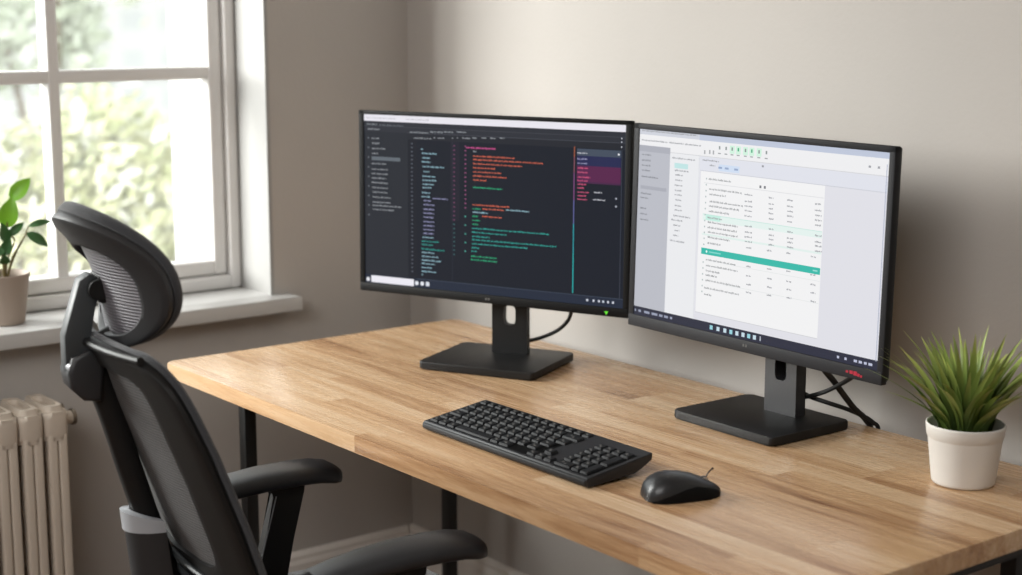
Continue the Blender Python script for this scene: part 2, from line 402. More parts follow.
UI2 = [(20,42,276,'g2'),(20,40,267,'g2'),(20,41,259,'g2'),(21,41,251,'g2'),(21,59,241,'g2'),(20,45,214,'g2'),(19,38,207,'g2'),(20,34,190,'g2'),(20,38,181,'g2'),(21,40,172,'g2'),(98,130,257,'g2'),(100,117,250,'g2'),(100,116,242,'g2'),(99,117,234,'g2'),(100,115,226,'g2'),(100,116,219,'g2'),(102,117,211,'g2'),(101,117,202,'g2'),(101,117,195,'g2'),(99,137,186,'g2'),(94,120,179,'g2'),(99,115,171,'g2'),(103,114,163,'g2'),(100,112,155,'g2'),(93,127,146,'g2'),(175,223,250,'g1'),(177,247,235,'g1'),(178,213,227,'g1'),(179,251,216,'g1'),(178,243,209,'g1'),(178,222,201,'g1'),(176,208,191,'g1'),(177,242,184,'g1'),(177,240,176,'g1'),(178,243,169,'g1'),(178,226,161,'g1'),(178,206,152,'g1'),(176,241,126,'g1'),(177,246,117,'g1'),(177,209,109,'g1'),(177,201,102,'g1'),(177,252,94,'g1'),(175,251,82,'g1'),(175,192,72,'g1'),(253,269,234,'g2'),(254,269,224,'g2'),(254,270,217,'g2'),(255,270,210,'g2'),(255,270,202,'g2'),(256,271,187,'g2'),(257,272,178,'g2'),(257,272,171,'g2'),(258,273,164,'g2'),(303,313,234,'g2'),(303,314,225,'g2'),(304,314,218,'g2'),(304,315,211,'g2'),(305,315,203,'g2'),(306,316,188,'g2'),(306,317,179,'g2'),(307,317,173,'g2'),(307,318,165,'g2'),(340,351,234,'g2'),(340,352,225,'g2'),(341,352,218,'g2'),(341,353,211,'g2'),(342,353,203,'g2'),(343,354,188,'g2'),(343,355,179,'g2'),(344,355,173,'g2'),(344,356,166,'g2'),(394,406,234,'g2'),(394,407,225,'g2'),(395,407,218,'g2'),(395,408,211,'g2'),(396,408,204,'g2'),(397,409,189,'g2'),(397,410,180,'g2'),(398,410,174,'g2'),(398,411,167,'g2'),(261,272,155,'g2'),(263,273,127,'g2'),(264,274,113,'g2'),(265,275,100,'g2'),(265,276,88,'g2'),(304,314,156,'g2'),(306,316,129,'g2'),(307,317,115,'g2'),(308,318,102,'g2'),(308,319,90,'g2'),(343,353,157,'g2'),(345,355,131,'g2'),(346,356,116,'g2'),(347,357,104,'g2'),(348,358,92,'g2'),(391,400,158,'g2'),(392,402,132,'g2'),(393,403,118,'g2'),(394,404,106,'g2'),(395,404,94,'g2'),(18,146,314,'g2'),(18,78,299,'g2'),(83,116,299,'g2'),(119,154,299,'g2'),(91,144,276,'g2'),(160,196,278,'g2'),(176,188,271,'g2')]
PAL = {'side': (150, 154, 160), 'sdim': (98, 102, 110), 'cy': (150, 190, 205), 'tl': (46, 160, 150), 'pu': (150, 150, 190), 'mag': (214, 84, 150), 'or': (208, 100, 76),
       'gr': (42, 168, 120), 'wh': (200, 202, 212), 'pk': (204, 84, 122), 'top': (190, 190, 198), 'g1': (166, 168, 171), 'g2': (160, 162, 168)}
class Screen:
    def __init__(s, seed):
        s.bm = bmesh.new(); s.mats = []; s.ix = {}; s.rnd = random.Random(seed)
    def mi(s, col):
        if col not in s.ix:
            s.ix[col] = len(s.mats); s.mats.append(emit('display_%d_%d_%d' % col, col))
        return s.ix[col]
    def rect(s, u0, u1, v0, v1, col, lay=1):
        y = -.0001*lay
        vs = [s.bm.verts.new((u/1000-.27, y, v/1000)) for u in (0,) for u, v in ((u0, v0), (u1, v0), (u1, v1), (u0, v1))]
        f = s.bm.faces.new(vs); f.material_index = s.mi(col)
    def text(s, u0, u1, v, col, h=3.0, cw=1.35, lay=6):
        """a line too small to read: little strokes grouped into words"""
        u = u0; w = s.rnd.randint(3, 9)
        while u < u1-.4:
            if w == 0:
                u += cw*.9; w = s.rnd.randint(3, 9); continue
            k = s.rnd.random(); hh = h*(.66 if k < .6 else 1); dv = -h*.25 if k > .9 else 0
            c = col if s.rnd.random() < .7 else tuple(int(x*.8+20) for x in col)
            s.rect(u, u+cw*.80, v-h*.4+dv, v-h*.4+hh+dv, c, lay)
            u += cw; w -= 1
    def dot(s, u, v, r, col, n=10, lay=7):
        vs = [s.bm.verts.new(((u+r*math.cos(2*PI*i/n))/1000-.27, -.0001*lay, (v+r*math.sin(2*PI*i/n))/1000)) for i in range(n)]
        s.bm.faces.new(vs).material_index = s.mi(col)

def screen_code():
    s = Screen(3)
    U0, U1, V0, V1 = 11, 529, 15, 318
    s.rect(U0, U1, V0, V1, (18, 24, 37), 0)
    s.rect(U0, U1, 306.5, V1, (232, 230, 238), 1)
    s.rect(U0, U1, 288, 306.5, (42, 45, 54), 1); s.rect(104, U1, 277, 288, (32, 35, 44), 1)
    s.rect(104, U1, 288, 288.8, (70, 74, 84), 2); s.rect(U0, U1, 297.5, 298.2, (66, 69, 78), 2)
    s.rect(U0, 104, 31, 288, (34, 38, 47), 1); s.rect(104, 123, 31, 277, (22, 26, 37), 1)
    s.rect(193, 211, 140, 277, (29, 28, 43), 1); s.rect(196.6, 197.4, 31, 277, (42, 48, 62), 2)
    s.rect(27, 88, 237, 243.5, (96, 104, 112), 2)
    s.rect(U0, U1, 15, 30.5, (31, 40, 58), 1); s.rect(123, U1, 30, 31, (60, 70, 86), 2)
    s.rect(24, 116, 16.2, 28.6, (236, 234, 242), 2); s.dot(17.5, 21, 4, (226, 226, 232))
    for u in (122.5, 134): s.dot(u, 22.5, 4, (226, 228, 236))
    s.rect(141.5, 149, 19, 26.5, (216, 220, 230), 6)
    # divider changing colour downwards
    cols = [((150, 84, 60), 262, 279), ((128, 76, 92), 236, 262), ((120, 70, 120), 190, 236), ((92, 96, 150), 150, 190), ((44, 150, 160), 100, 150), ((38, 164, 164), 33, 100)]
    for c, a, b in cols: s.rect(434.2, 436.2, a, b, c, 4)
    s.rect(440, 521, 264.5, 276, (66, 76, 92), 2); s.rect(440, 521, 248, 264.5, (34, 38, 78), 2); s.rect(440, 521, 222, 248, (86, 32, 74), 2)
    s.rect(440, 521, 219, 222, (70, 34, 70), 2); s.rect(522, 523.2, 31, 277, (58, 64, 78), 3)
    for v in (197, 184): s.rect(512, 515, v-1.5, v+1.5, (170, 176, 190), 5)
    s.dot(517, 269.5, 1.8, (232, 232, 238))
    for v in (296, 290, 282): s.dot(522, v, 1.2, (200, 204, 214))
    for u0, u1, v, c in UI1:
        if c == 'top': s.text(u0, u1, v, (176, 174, 184), 1.8, 1.3)
        else: s.text(u0, u1, v, PAL[c], 2.6 if c in ('cy', 'pu', 'tl', 'gr', 'or', 'mag', 'pk', 'wh') else 2.4)
    v = 270
    for i in range(33):
        s.rect(111.5, 114.5, v-1, v+1, (92, 98, 112), 5); v -= 7.1
    v = 270
    for i in range(26):
        s.rect(199, 202, v-1, v+1, (118, 70, 102) if i < 18 else (60, 104, 108), 5)
        if i % 2 == 0 or i < 14: s.rect(222, 225, v-1.2, v+1.2, (140, 78, 118) if i < 16 else (76, 160, 148), 5)
        v -= 7.6
    for i in range(9): s.rect(19, 21.5, 275-17.2*i, 277.5-17.2*i, (112, 116, 124), 5)
    for u in (463, 475, 485, 493, 502, 511): s.rect(u-1.8, u+1.6, 21.6, 25.4, (206, 210, 222), 6)
    return s

def screen_sheet():
    s = Screen(8)
    U0, U1, V0, V1 = 12, 523.5, 15, 316
    W = (233, 233, 236)
    s.rect(U0, U1, V0, V1, (222, 222, 229), 0)
    s.rect(U0, U1, 276, V1, (236, 236, 238), 1)
    s.rect(U0, 151, 308, V1, (205, 208, 218), 2); s.rect(151, U1, 307.5, V1, (189, 197, 216), 2)
    s.rect(U0, U1, 283.2, 284.2, (205, 206, 210), 3)
    s.rect(150, U1, 262, 283, (222, 224, 233), 2); s.rect(196, 240, 264, 274, (206, 220, 240), 3); s.rect(156, U1, 261, 262, (200, 202, 210), 3)
    s.rect(U0, 86, 28, 291, (184, 186, 195), 3); s.rect(19, 80, 221, 226.5, (168, 170, 180), 4); s.rect(U0, 86, 281, 290.5, (170, 172, 182), 4)
    s.rect(86, 154, 28, 283, (232, 233, 236), 2); s.rect(152.5, 153.3, 28, 283, (208, 210, 216), 4)
    s.rect(97, 128, 260.5, 268.5, (190, 226, 226), 4)
    s.rect(157, 411, 42, 261, (240, 240, 241), 3); s.rect(157, 411, 41, 42, (205, 206, 210), 4)
    s.rect(165, 410, 243, 243.8, (214, 215, 218), 4)
    s.rect(412, 519, 28, 261, (222, 222, 229), 3); s.rect(519.5, 521, 28, 300, (176, 182, 200), 4)
    s.rect(165, 410, 186, 196, (226, 240, 236), 4); s.rect(165, 410, 195, 195.8, (190, 226, 216), 5); s.rect(172, 204, 187, 195, (196, 236, 224), 5)
    s.rect(165, 410, 163, 166, (224, 238, 234), 4)
    s.rect(165, 410, 133.6, 143.4, (52, 184, 168), 5); s.dot(177, 138.5, 2, (220, 246, 240), 8, 7); s.rect(182, 208, 137.5, 139.5, (128, 214, 204), 6)
    s.rect(396, 405, 137.5, 139.5, (150, 220, 212), 6)
    for v in (124, 92): s.rect(215, 410, v, v+.7, (222, 226, 226), 4)
    for u0, u1, v, c in UI2:
        s.text(u0, u1, v, (128, 131, 138) if u0 < 60 and v < 280 else PAL[c], 3.0 if c == 'g1' else 2.5, 1.4)
    v = 250
    for i in range(20):
        if v < 130 or v > 146: s.rect(169, 171.5, v-1.2, v+1.2, (172, 186, 186), 5)
        v -= 9.2
    for u, v in ((164, 290), (175, 291), (183, 291)): s.rect(u-1.5, u+1.5, v-3, v+3, (166, 168, 172), 5)
    for i, u in enumerate((164, 178, 196, 210, 223, 236, 251, 264, 279, 294)):
        if i > 1: 
            if 4 <= i <= 8: s.rect(u-5, u+5, 292, 304, (206, 240, 220), 4)
            s.rect(u-1.6, u+1.6, 296.5, 301.5, (142, 150, 150) if i not in (5, 7) else (78, 170, 128), 5)
            s.rect(u-3, u+3, 289.5, 291.3, (160, 164, 166), 5)
    for u in (199, 213, 233): s.rect(u-4, u+4, 267.5, 270.5, (150, 168, 200), 5)
    for u in (490, 506): s.rect(u-2, u+2, 293, 296, (150, 152, 158), 5)
    s.rect(286, 290, 277, 280, (150, 152, 158), 5); s.rect(292, 296, 246, 250, (120, 122, 128), 5); s.rect(283, 287, 246, 250, (120, 122, 128), 5)
    # task bar
    s.rect(U0, U1, 15, 29.5, (40, 42, 60), 4)
    for u, w in ((15, 3), (24, 6), (38, 13), (56, 14), (74, 8), (86, 9), (100, 5)): s.rect(u, u+w, 20.8, 24.6, (150, 156, 178), 6)
    for i, u in enumerate((194, 209, 224, 237, 250, 263, 275, 287)):
        s.rect(u-3.2, u+3.2, 19.2, 25.8, (196, 216, 228) if i % 3 else (150, 206, 218), 6)
    s.rect(298, 300, 19, 26, (190, 196, 210), 6)
    for u, w in ((452, 4), (466, 4), (484, 6), (493, 6), (502, 5), (511, 7)): s.rect(u-w/2, u+w/2, 20.4, 24, (188, 192, 214), 6)
    return s

def holed_plate(w, z0, z1, hw, hz0, hz1, y0, y1, bev=.002):
    """upright plate (x,z) with a rounded-end slot, thickness y0..y1"""
    n = 48; cz = (hz0+hz1)/2; hh = (hz1-hz0)/2
    inner, outer = [], []
    for i in range(n):
        a = 2*PI*i/n + 1e-4; c, s_ = math.cos(a), math.sin(a)
        e = .55
        inner.append((hw*abs(c)**e*(1 if c > 0 else -1), cz+hh*abs(s_)**e*(1 if s_ > 0 else -1)))
        f = min((w/2)/max(abs(c), 1e-6), ((z1-cz) if s_ > 0 else (cz-z0))/max(abs(s_), 1e-6))
        outer.append((f*c, cz+f*s_))
    # snap nearest samples onto the corners
    for cx, czz in ((w/2, z1), (-w/2, z1), (-w/2, z0), (w/2, z0)):
        k = min(range(n), key=lambda i: (outer[i][0]-cx)**2+(outer[i][1]-czz)**2); outer[k] = (cx, czz)
    bm = bmesh.new()
    A = {}
    for nm, pts in (('i', inner), ('o', outer)):
        for y in (y0, y1): A[nm, y] = [bm.verts.new((p[0], y, p[1])) for p in pts]
    for i in range(n):
        j = (i+1) % n
        bm.faces.new((A['i', y0][i], A['i', y0][j], A['o', y0][j], A['o', y0][i]))
        bm.faces.new((A['i', y1][j], A['i', y1][i], A['o', y1][i], A['o', y1][j]))
        bm.faces.new((A['o', y0][i], A['o', y0][j], A['o', y1][j], A['o', y1][i]))
        bm.faces.new((A['i', y0][j], A['i', y0][i], A['i', y1][i], A['i', y1][j]))
    return bm

def monitor(label, loc, rz, sc, pw, bezel, chin, chin_mat, scr_u, base_c, base_rz, base_wd, neck, neck_mat, led, z0, wt, chin_drop=.0005, tilt=0):
    """loc: point on the desk below the middle of the panel's front face"""
    t = thing('computer_monitor', label, 'monitor', loc, rz)
    x0, x1 = -.27, -.27+pw; H = .325; D = .011
    u0, u1, v0, v1 = scr_u
    # frame around the display (front) and slim back
    bm = bmesh.new()
    sx0, sx1, sz0, sz1 = -.27+u0/1000, -.27+u1/1000, v0/1000, v1/1000
    box(bm, x0, x1, 0, D, z0+sz1, z0+H, .0012); box(bm, x0, sx0, 0, D, z0, z0+H, .0012); box(bm, sx1, x1, 0, D, z0, z0+H, .0012)
    obj('bezel', bm, bezel, t)
    obj('bottom_bezel', bx(x0+.0005, x1-.0005, -.0012, D, z0-chin_drop, z0+sz0, .002), chin_mat, t)
    bm = bmesh.new(); box(bm, x0+.001, x1-.001, D-.003, D+.006, z0+.001, z0+H-.001, .003)
    prism(bm, [(x0+.06, z0+.03), (x1-.06, z0+.03), (x1-.06, z0+H-.05), (x0+.06, z0+H-.05)], D+.005, D+.034, bev=.012, axis='y')
    obj('housing', bm, M['plastic'], t)
    o = obj('screen', sc.bm, sc.mats, t, smooth=False, loc=(0, .0016, z0))
    # back of the display sheet
    bm = bmesh.new(); box(bm, sx0-.002, sx1+.002, .0018, .008, z0+sz0-.002, z0+sz1+.002); obj('display_panel', bm, M['plastic'], t, smooth=False)
    # small mark in the middle of the chin
    bm = bmesh.new()
    for k in (-1, 1): box(bm, k*.0028-.0016, k*.0028+.0016, -.0016, -.001, z0+.0055, z0+.0095)
    obj('logo', bm, M['legend'], t, smooth=False)
    # light on the chin
    if led == 'green':
        bm = bmesh.new(); u = .500-.27
        prism(bm, [(u-.0034, z0+.0082), (u+.0034, z0+.0082), (u, z0+.002)], -.0018, -.001, axis='y')
        o = obj('power_light', bm, emit('green_light', (110, 235, 60), 1.0), t, smooth=False); o['label'] = 'green power light'
    else:
        bm = bmesh.new()
        for a, w, zz, h in ((.470, .004, .004, .003), (.477, .0055, .0035, .0045), (.484, .006, .0025, .0055), (.491, .004, .002, .004), (.4965, .003, .0015, .003)):
            box(bm, a-.27, a-.27+w, -.0018, -.001, z0+zz, z0+zz+h)
        o = obj('power_light', bm, emit('red_light', (200, 52, 70), .8), t, smooth=False); o['label'] = 'row of small red marks'
    # the whole panel leans back a little about its lower edge
    for o in t.children:
        l0 = Matrix.Translation((0, 0, z0)) @ Matrix.Rotation(-tilt, 4, 'X') @ Matrix.Translation((0, 0, -z0)) @ Matrix.Translation(o.location)
        o.location = l0.to_translation(); o.rotation_euler = (-tilt, 0, 0)
    # stand
    bc, br = base_c, base_rz
    bm = bmesh.new(); prism(bm, rrect(base_wd[0], base_wd[1], .008), .0015, .0145, bev=.0025)
    obj('base', bm, M['stand'], t, loc=(bc[0], bc[1], 0), rot=(0, 0, br))
    bm = bmesh.new(); prism(bm, rrect(base_wd[0]-.012, base_wd[1]-.012, .006), 0, .0025); obj('foot_pad', bm, M['cable'], t, loc=(bc[0], bc[1], 0), rot=(0, 0, br))
    nx, ny, nr, nw, nt = neck
    o = obj('neck', holed_plate(nw, .0145, z0+.12, .0115, .066, .1005, 0, nt), neck_mat, t, loc=(nx, ny, 0), rot=(0, 0, nr), smooth=False)
    if wt:
        obj('neck_back', bx(-nw/2+.002, nw/2-.002, nt, nt+.004, .0145, z0+.12), M['plastic'], t, loc=(nx, ny, 0), rot=(0, 0, nr), smooth=False)
    obj('mount', bx(-.045, .045, D+.03, max(ny+.001, D+.036), z0+.05, z0+.15, .004), M['plastic'], t)
    return t

def loc_in(c, rz, p):
    dx, dy = p[0]-c[0], p[1]-c[1]
    return (dx*math.cos(rz)+dy*math.sin(rz), -dx*math.sin(rz)+dy*math.cos(rz))
c1, r1 = (.384, .427), R(22.1)
monitor('black monitor showing dark code editor with coloured lines of code', (c1[0], c1[1], DZ), r1, screen_code(), .540, M['bezel'], None, M['bezel'], (11, 529, 15, 318),
        loc_in(c1, r1, (.381, .450)), R(26.8)-r1, (.219, .180), (*loc_in(c1, r1, (.372, .484)), R(28)-r1, .068, .012), M['stand'], 'green', .853-DZ, False, .0005, R(.7))
c2, r2 = (.922, .505), R(-1.4)
monitor('dark grey monitor showing white spreadsheet page with teal highlighted row', (c2[0], c2[1], DZ), r2, screen_sheet(), .534, M['bezel_dark'], None, M['bezel_grey'], (12.5, 523.5, 15.5, 316),
        loc_in(c2, r2, (.943, .519)), R(-1)-r2, (.209, .166), (*loc_in(c2, r2, (.957, .546)), R(0)-r2, .063, .020), M['stand_light'], 'red', .852-DZ, True, .0038, R(1.5))

# cables
def cable(label, pts, r, nm='cable'):
    bm = bmesh.new(); tube(bm, pts, r, 10, 8)
    return tag(obj(nm, bm, M['cable']), label, 'cable')
cable('thin black cable drooping behind the neck of the code monitor', [(.485, .528, .855), (.484, .532, .842), (.471, .535, .822), (.435, .540, .798), (.394, .535, .779), (.370, .520, .771), (.352, .505, .768)], .0034, 'monitor_cable')
cable('thick black cable hanging down behind the spreadsheet monitor to the desk edge', [(1.035, .542, .862), (1.042, .543, .842), (1.045, .565, .818), (1.043, .612, .772), (1.046, .640, .748), (1.047, .652, .722), (1.047, .654, .62), (1.03, .66, .40)], .0046, 'monitor_cable')
cable('black cable running from the red-marked corner of the spreadsheet monitor to its neck', [(1.120, .530, .856), (1.107, .532, .842), (1.068, .555, .821), (1.024, .570, .798), (.988, .573, .783), (.968, .572, .779)], .0034, 'monitor_cable')
cable('black cable sagging from the spreadsheet monitor neck towards the desk edge', [(.968, .580, .786), (.988, .581, .781), (1.010, .590, .776), (1.034, .617, .764), (1.056, .642, .747), (1.062, .652, .722), (1.064, .654, .60)], .0034, 'monitor_cable')


# ------------------------------------------------------------------ keyboard
KX0, KX1, KY0, KY1 = .661, 1.035, .096, .213
KW, KD = KX1-KX0, KY1-KY0
kb = thing('keyboard', 'black computer keyboard lying in front of the monitors', 'keyboard', (KX0, KY0, DZ), 0)
def kz(y): return .0155 + .0145*y/KD      # deck height
bm = bmesh.new()
prism(bm, [(0, .004), (.004, .0015), (KD-.03, .006), (KD-.022, .013), (KD-.001, kz(KD)-.010), (KD, kz(KD)-.001), (KD-.002, kz(KD)), (.0015, kz(0)), (-.001, kz(0)-.003)], 0, KW, bev=.002, axis='x')
obj('body', bm, M['kb'], kb, angle=30)
for x in (.03, KW-.05):
    obj('foot', bx(x, x+.022, KD-.036, KD-.020, 0, .014, .001), M['cable'], kb)
obj('front_lip', bx(.001, KW-.001, -.003, .003, .0045, .0135, .0028, 3), mat('lip_plastic', (30, 31, 33), .6, spec=.3), kb)
bm = bmesh.new()
for x0, x1, y0, y1 in ((.006, .247, .0775, .1125), (.006, .247, .0055, .077), (.247, .253, .0235, .077)):
    a = [bm.verts.new((x, y, kz(y)+.0003)) for x, y in ((x0, y0), (x1, y0), (x1, y1), (x0, y1))]; bm.faces.new(a)
a = [bm.verts.new((x, y, kz(y)+.0003)) for x, y in ((KW-.0795, .0055), (KW-.006, .0055), (KW-.006, .094), (KW-.0795, .094))]; bm.faces.new(a)
bmesh.ops.solidify(bm, geom=bm.faces[:], thickness=.0004)
obj('key_bed', bm, mat('key_bed', (7, 7, 8), .7, spec=.2), kb, smooth=False)
keys = []
def key(x0, x1, y0, y1, h=.0034, legend=True): keys.append((x0, x1, y0, y1, h, legend))
p = .0183; kx = .008
rows = [(.006, .0205), (.0235, .039), (.0415, .057), (.0595, .075), (.0775, .093), (.0985, .1105)]
def run(row, x, widths, gap=.0021, h=.0034):
    for w in widths:
        if w > 0: key(x, x+w*p-gap, rows[row][0], rows[row][1], h)
        x += abs(w)*p
    return x
run(5, kx, [1]*14, .0028, .0028)
run(4, kx, [1]*12+[2])
run(3, kx, [1.4]+[1]*11+[1.3])
run(2, kx, [1.7]+[1]*10+[1.3])
run(1, kx, [1.2]+[1]*10+[-.2, 1.2])
x = run(0, kx, [1.15, 1.15, 1.1]); key(x, x+4.6*p-.0021, *rows[0], .0030, False); x += 4.6*p
x = run(0, x, [1.1, 1.3])
ax = KW-.008-4*p*.98-3.1*p
key(ax+p, ax+2*p-.0021, rows[1][0]-.001, rows[1][1]-.002, .0048)
for i in range(3): key(ax+i*p, ax+(i+1)*p-.0021, rows[0][0], rows[0][1]-.001)
nx = KW-.006-4*p*.98
for i in range(4):
    for r in range(5):
        if i == 3 and r in (0, 2): continue
        y0k, y1k = rows[r]
        if i == 3 and r in (1, 3): y0k = rows[r-1][0]; key(nx+i*p*.98, nx+(i+1)*p*.98-.0021, y0k, y1k, .0034, False); continue
        if i == 0 and r == 0: key(nx, nx+2*p*.98-.0021, y0k, y1k); continue
        if i == 1 and r == 0: continue
        key(nx+i*p*.98, nx+(i+1)*p*.98-.0021, y0k, y1k)
krnd = random.Random(5); kmesh = {}
for x0, x1, y0, y1, h, legend in keys:
    sig = (round(x1-x0, 4), round(y1-y0, 4), h, legend)
    sl = math.atan(.0145/KD)
    if sig not in kmesh:
        bm = bmesh.new(); w, d = x1-x0, y1-y0
        a = [(-w/2, -d/2), (w/2, -d/2), (w/2, d/2), (-w/2, d/2)]
        vb = [bm.verts.new((q[0], q[1], -.001)) for q in a]; vt = [bm.verts.new((q[0]*(1-.0028/w), q[1]*(1-.003/d)+.0006, h)) for q in a]
        fs = [bm.faces.new(vb[::-1]), bm.faces.new(vt)] + [bm.faces.new((vb[i], vb[(i+1) % 4], vt[(i+1) % 4], vt[i])) for i in range(4)]
        es = [e for e in bm.edges if e.verts[0].co.z > 0 or e.verts[1].co.z > 0]
        bmesh.ops.bevel(bm, geom=es, offset=.0011, segments=2, profile=.6, affect='EDGES')
        if legend:
            for k in range(2):
                lx, ly = -w*.14+k*w*.20, d*(.12-.20*k)
                box(bm, lx-.0021, lx+.0019, ly-.0014, ly+.0012, h-.0002, h+.0001, mi=1)
        o = obj('key', bm, [M['key'], M['legend']], kb); kmesh[sig] = o
    else:
        o = kmesh[sig].copy(); C.objects.link(o); o.parent = kb
    yc = (y0+y1)/2
    o.location = ((x0+x1)/2, yc, kz(yc)); o.rotation_euler = (sl, 0, 0)

# ------------------------------------------------------------------ mouse
ms = thing('computer_mouse', 'black computer mouse beside the right end of the keyboard', 'mouse', (1.1285, .171, DZ), R(-25))
def mouse_ring(y, hw, h, zb=.001):
    pts = []
    for i in range(28):
        a = 2*PI*i/28; c, s_ = math.cos(a), math.sin(a)
        x = hw*abs(c)**.75*(1 if c > 0 else -1)
        z = zb + (h*(abs(s_)**.85) if s_ > 0 else 0)
        if s_ <= 0: x *= .96
        pts.append((x, y, z))
    return pts
prof = [(-.0475, .008, .007), (-.046, .017, .013), (-.0425, .0235, .020), (-.036, .028, .0265), (-.027, .0300, .031), (-.014, .0305, .0330), (.002, .0292, .0318), (.018, .0272, .0280), (.032, .0245, .0222), (.044, .0195, .0160), (.0515, .0130, .0115), (.0555, .006, .008)]
bm = bmesh.new(); loft(bm, [mouse_ring(y, w, h) for y, w, h in prof]); o = obj('body', bm, M['mouse'], ms, angle=60)
# darker side grips that sweep up along each flank
for sgn in (1, -1):
    bm = bmesh.new(); V = []
    for y, w, h in prof[2:-1]:
        tt = (y+.0425)/.0945; top = .10+.58*min(1, max(0, tt)*1.5)
        ring = []
        for k in range(6):
            zz = .0008 + (h*top)*k/5
            s_ = max(0, (zz-.001)/h)**(1/.85); c = math.sqrt(max(0, 1-s_*s_))
            ring.append(bm.verts.new((sgn*(w*c**.75+.0007), y, zz)))
        V.append(ring)
    for a, b in zip(V, V[1:]):
        for k in range(5): bm.faces.new((a[k], a[k+1], b[k+1], b[k]))
    bmesh.ops.solidify(bm, geom=bm.faces[:], thickness=.0004)
    obj('side_grip', bm, M['mouse_side'], ms, angle=70)
bm = bmesh.new(); prism(bm, [(.034+.0065*math.cos(2*PI*i/20), .0185+.0065*math.sin(2*PI*i/20)) for i in range(20)], -.0024, .0024, axis='x', bev=.001)
obj('scroll_wheel', bm, M['chair'], ms)
bm = bmesh.new()
for s_ in (-1, 1): prism(bm, [(.034+.0048*math.cos(2*PI*i/20), .0200+.0045*math.sin(2*PI*i/20)) for i in range(20)], s_*.0031-.0005, s_*.0031+.0005, axis='x')
obj('wheel_trim', bm, M['silver'], ms)['label'] = 'silver trim beside the wheel'
bm = bmesh.new(); tube(bm, [(.001, .035, .021), (.0, .039, .0275), (-.002, .0425, .0305), (-.005, .047, .0325)], .0010, 8, 4); tube(bm, [(-.005, .047, .0325), (-.0056, .0485, .0328)], .0014, 8, 1)
obj('cord_end', bm, mat('cord_brown', (46, 34, 32), .5), ms)

# ------------------------------------------------------------------ potted grass on the desk
def blades(bm, n, seed, rad, h0, h1, lean, w):
    rnd = random.Random(seed); lay = bm.loops.layers.float.new('tip') if False else None
    tipv = {}
    for i in range(n):
        a = rnd.random()*2*PI; rr = rad*math.sqrt(rnd.random()); f = rr/rad
        bx_, by_ = rr*math.cos(a), rr*math.sin(a)
        a2 = a + rnd.uniform(-.5, .5); H = rnd.uniform(h0, h1)*(1-.28*f); L_ = lean*(.12+.95*f)*rnd.uniform(.6, 1.25)
        ww = w*rnd.uniform(.7, 1.2); d = Vector((math.cos(a2), math.sin(a2), 0)); sd = Vector((-d.y, d.x, 0)); tw = rnd.uniform(-.9, .9)
        sd = (sd*math.cos(tw) + d*math.sin(tw)*.8)
        dr = rnd.uniform(.0, .30)*f
        prev = None; K = 7
        for k in range(K+1):
            s_ = k/K
            p = Vector((bx_, by_, 0)) + d*(L_*s_**1.6) + Vector((0, 0, H*(s_ - dr*s_**3)))
            wd = ww*(.75+.5*math.sin(min(1, s_*1.6)*PI/2))*(1-s_**2.2)+.0002
            up = d*(-.25*wd)
            c_ = bm.verts.new(p+up); l_ = bm.verts.new(p-sd*wd); r_ = bm.verts.new(p+sd*wd)
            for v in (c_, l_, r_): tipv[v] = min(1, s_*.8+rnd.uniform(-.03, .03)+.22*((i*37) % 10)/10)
            if prev:
                bm.faces.new((prev[1], prev[0], c_, l_)); bm.faces.new((prev[0], prev[2], r_, c_))
            prev = (c_, l_, r_)
    return tipv
def foliage(name, bm, tipv, m, parent, **k):
    bm.verts.index_update(); vals = [tipv.get(v, 0) for v in bm.verts]
    me = bpy.data.meshes.new(name); bm.to_mesh(me); bm.free()
    at = me.attributes.new('tip', 'FLOAT', 'POINT')
    for i, v in enumerate(vals): at.data[i].value = v
    o = bpy.data.objects.new(name, me); C.objects.link(o); me.materials.append(m); o.parent = parent
    for p_ in me.polygons: p_.use_smooth = True
    for a, v in k.items(): setattr(o, a, v)
    return o
pp = thing('potted_plant', 'spiky green grass plant in a white pot on the desk', 'plant', (1.316, .512, DZ))
bm = bmesh.new()
lathe(bm, [(.036, 0), (.0395, .0008), (.041, .003), (.0415, .006), (.0482, .0625), (.0485, .0635), (.0496, .0645), (.0516, .0795), (.0514, .0812), (.0502, .082), (.0486, .081), (.0478, .070), (.046, .066)], 56, cap1=False)
obj('pot', bm, M['pot'], pp, angle=50)
bm = bmesh.new(); lathe(bm, [(.047, .066), (.03, .069), (.001, .071)], 40, cap0=False); obj('soil', bm, M['soil'], pp)
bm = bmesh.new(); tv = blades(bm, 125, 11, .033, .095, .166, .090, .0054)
foliage('foliage', bm, tv, M['blade'], pp, location=(0, 0, .068))

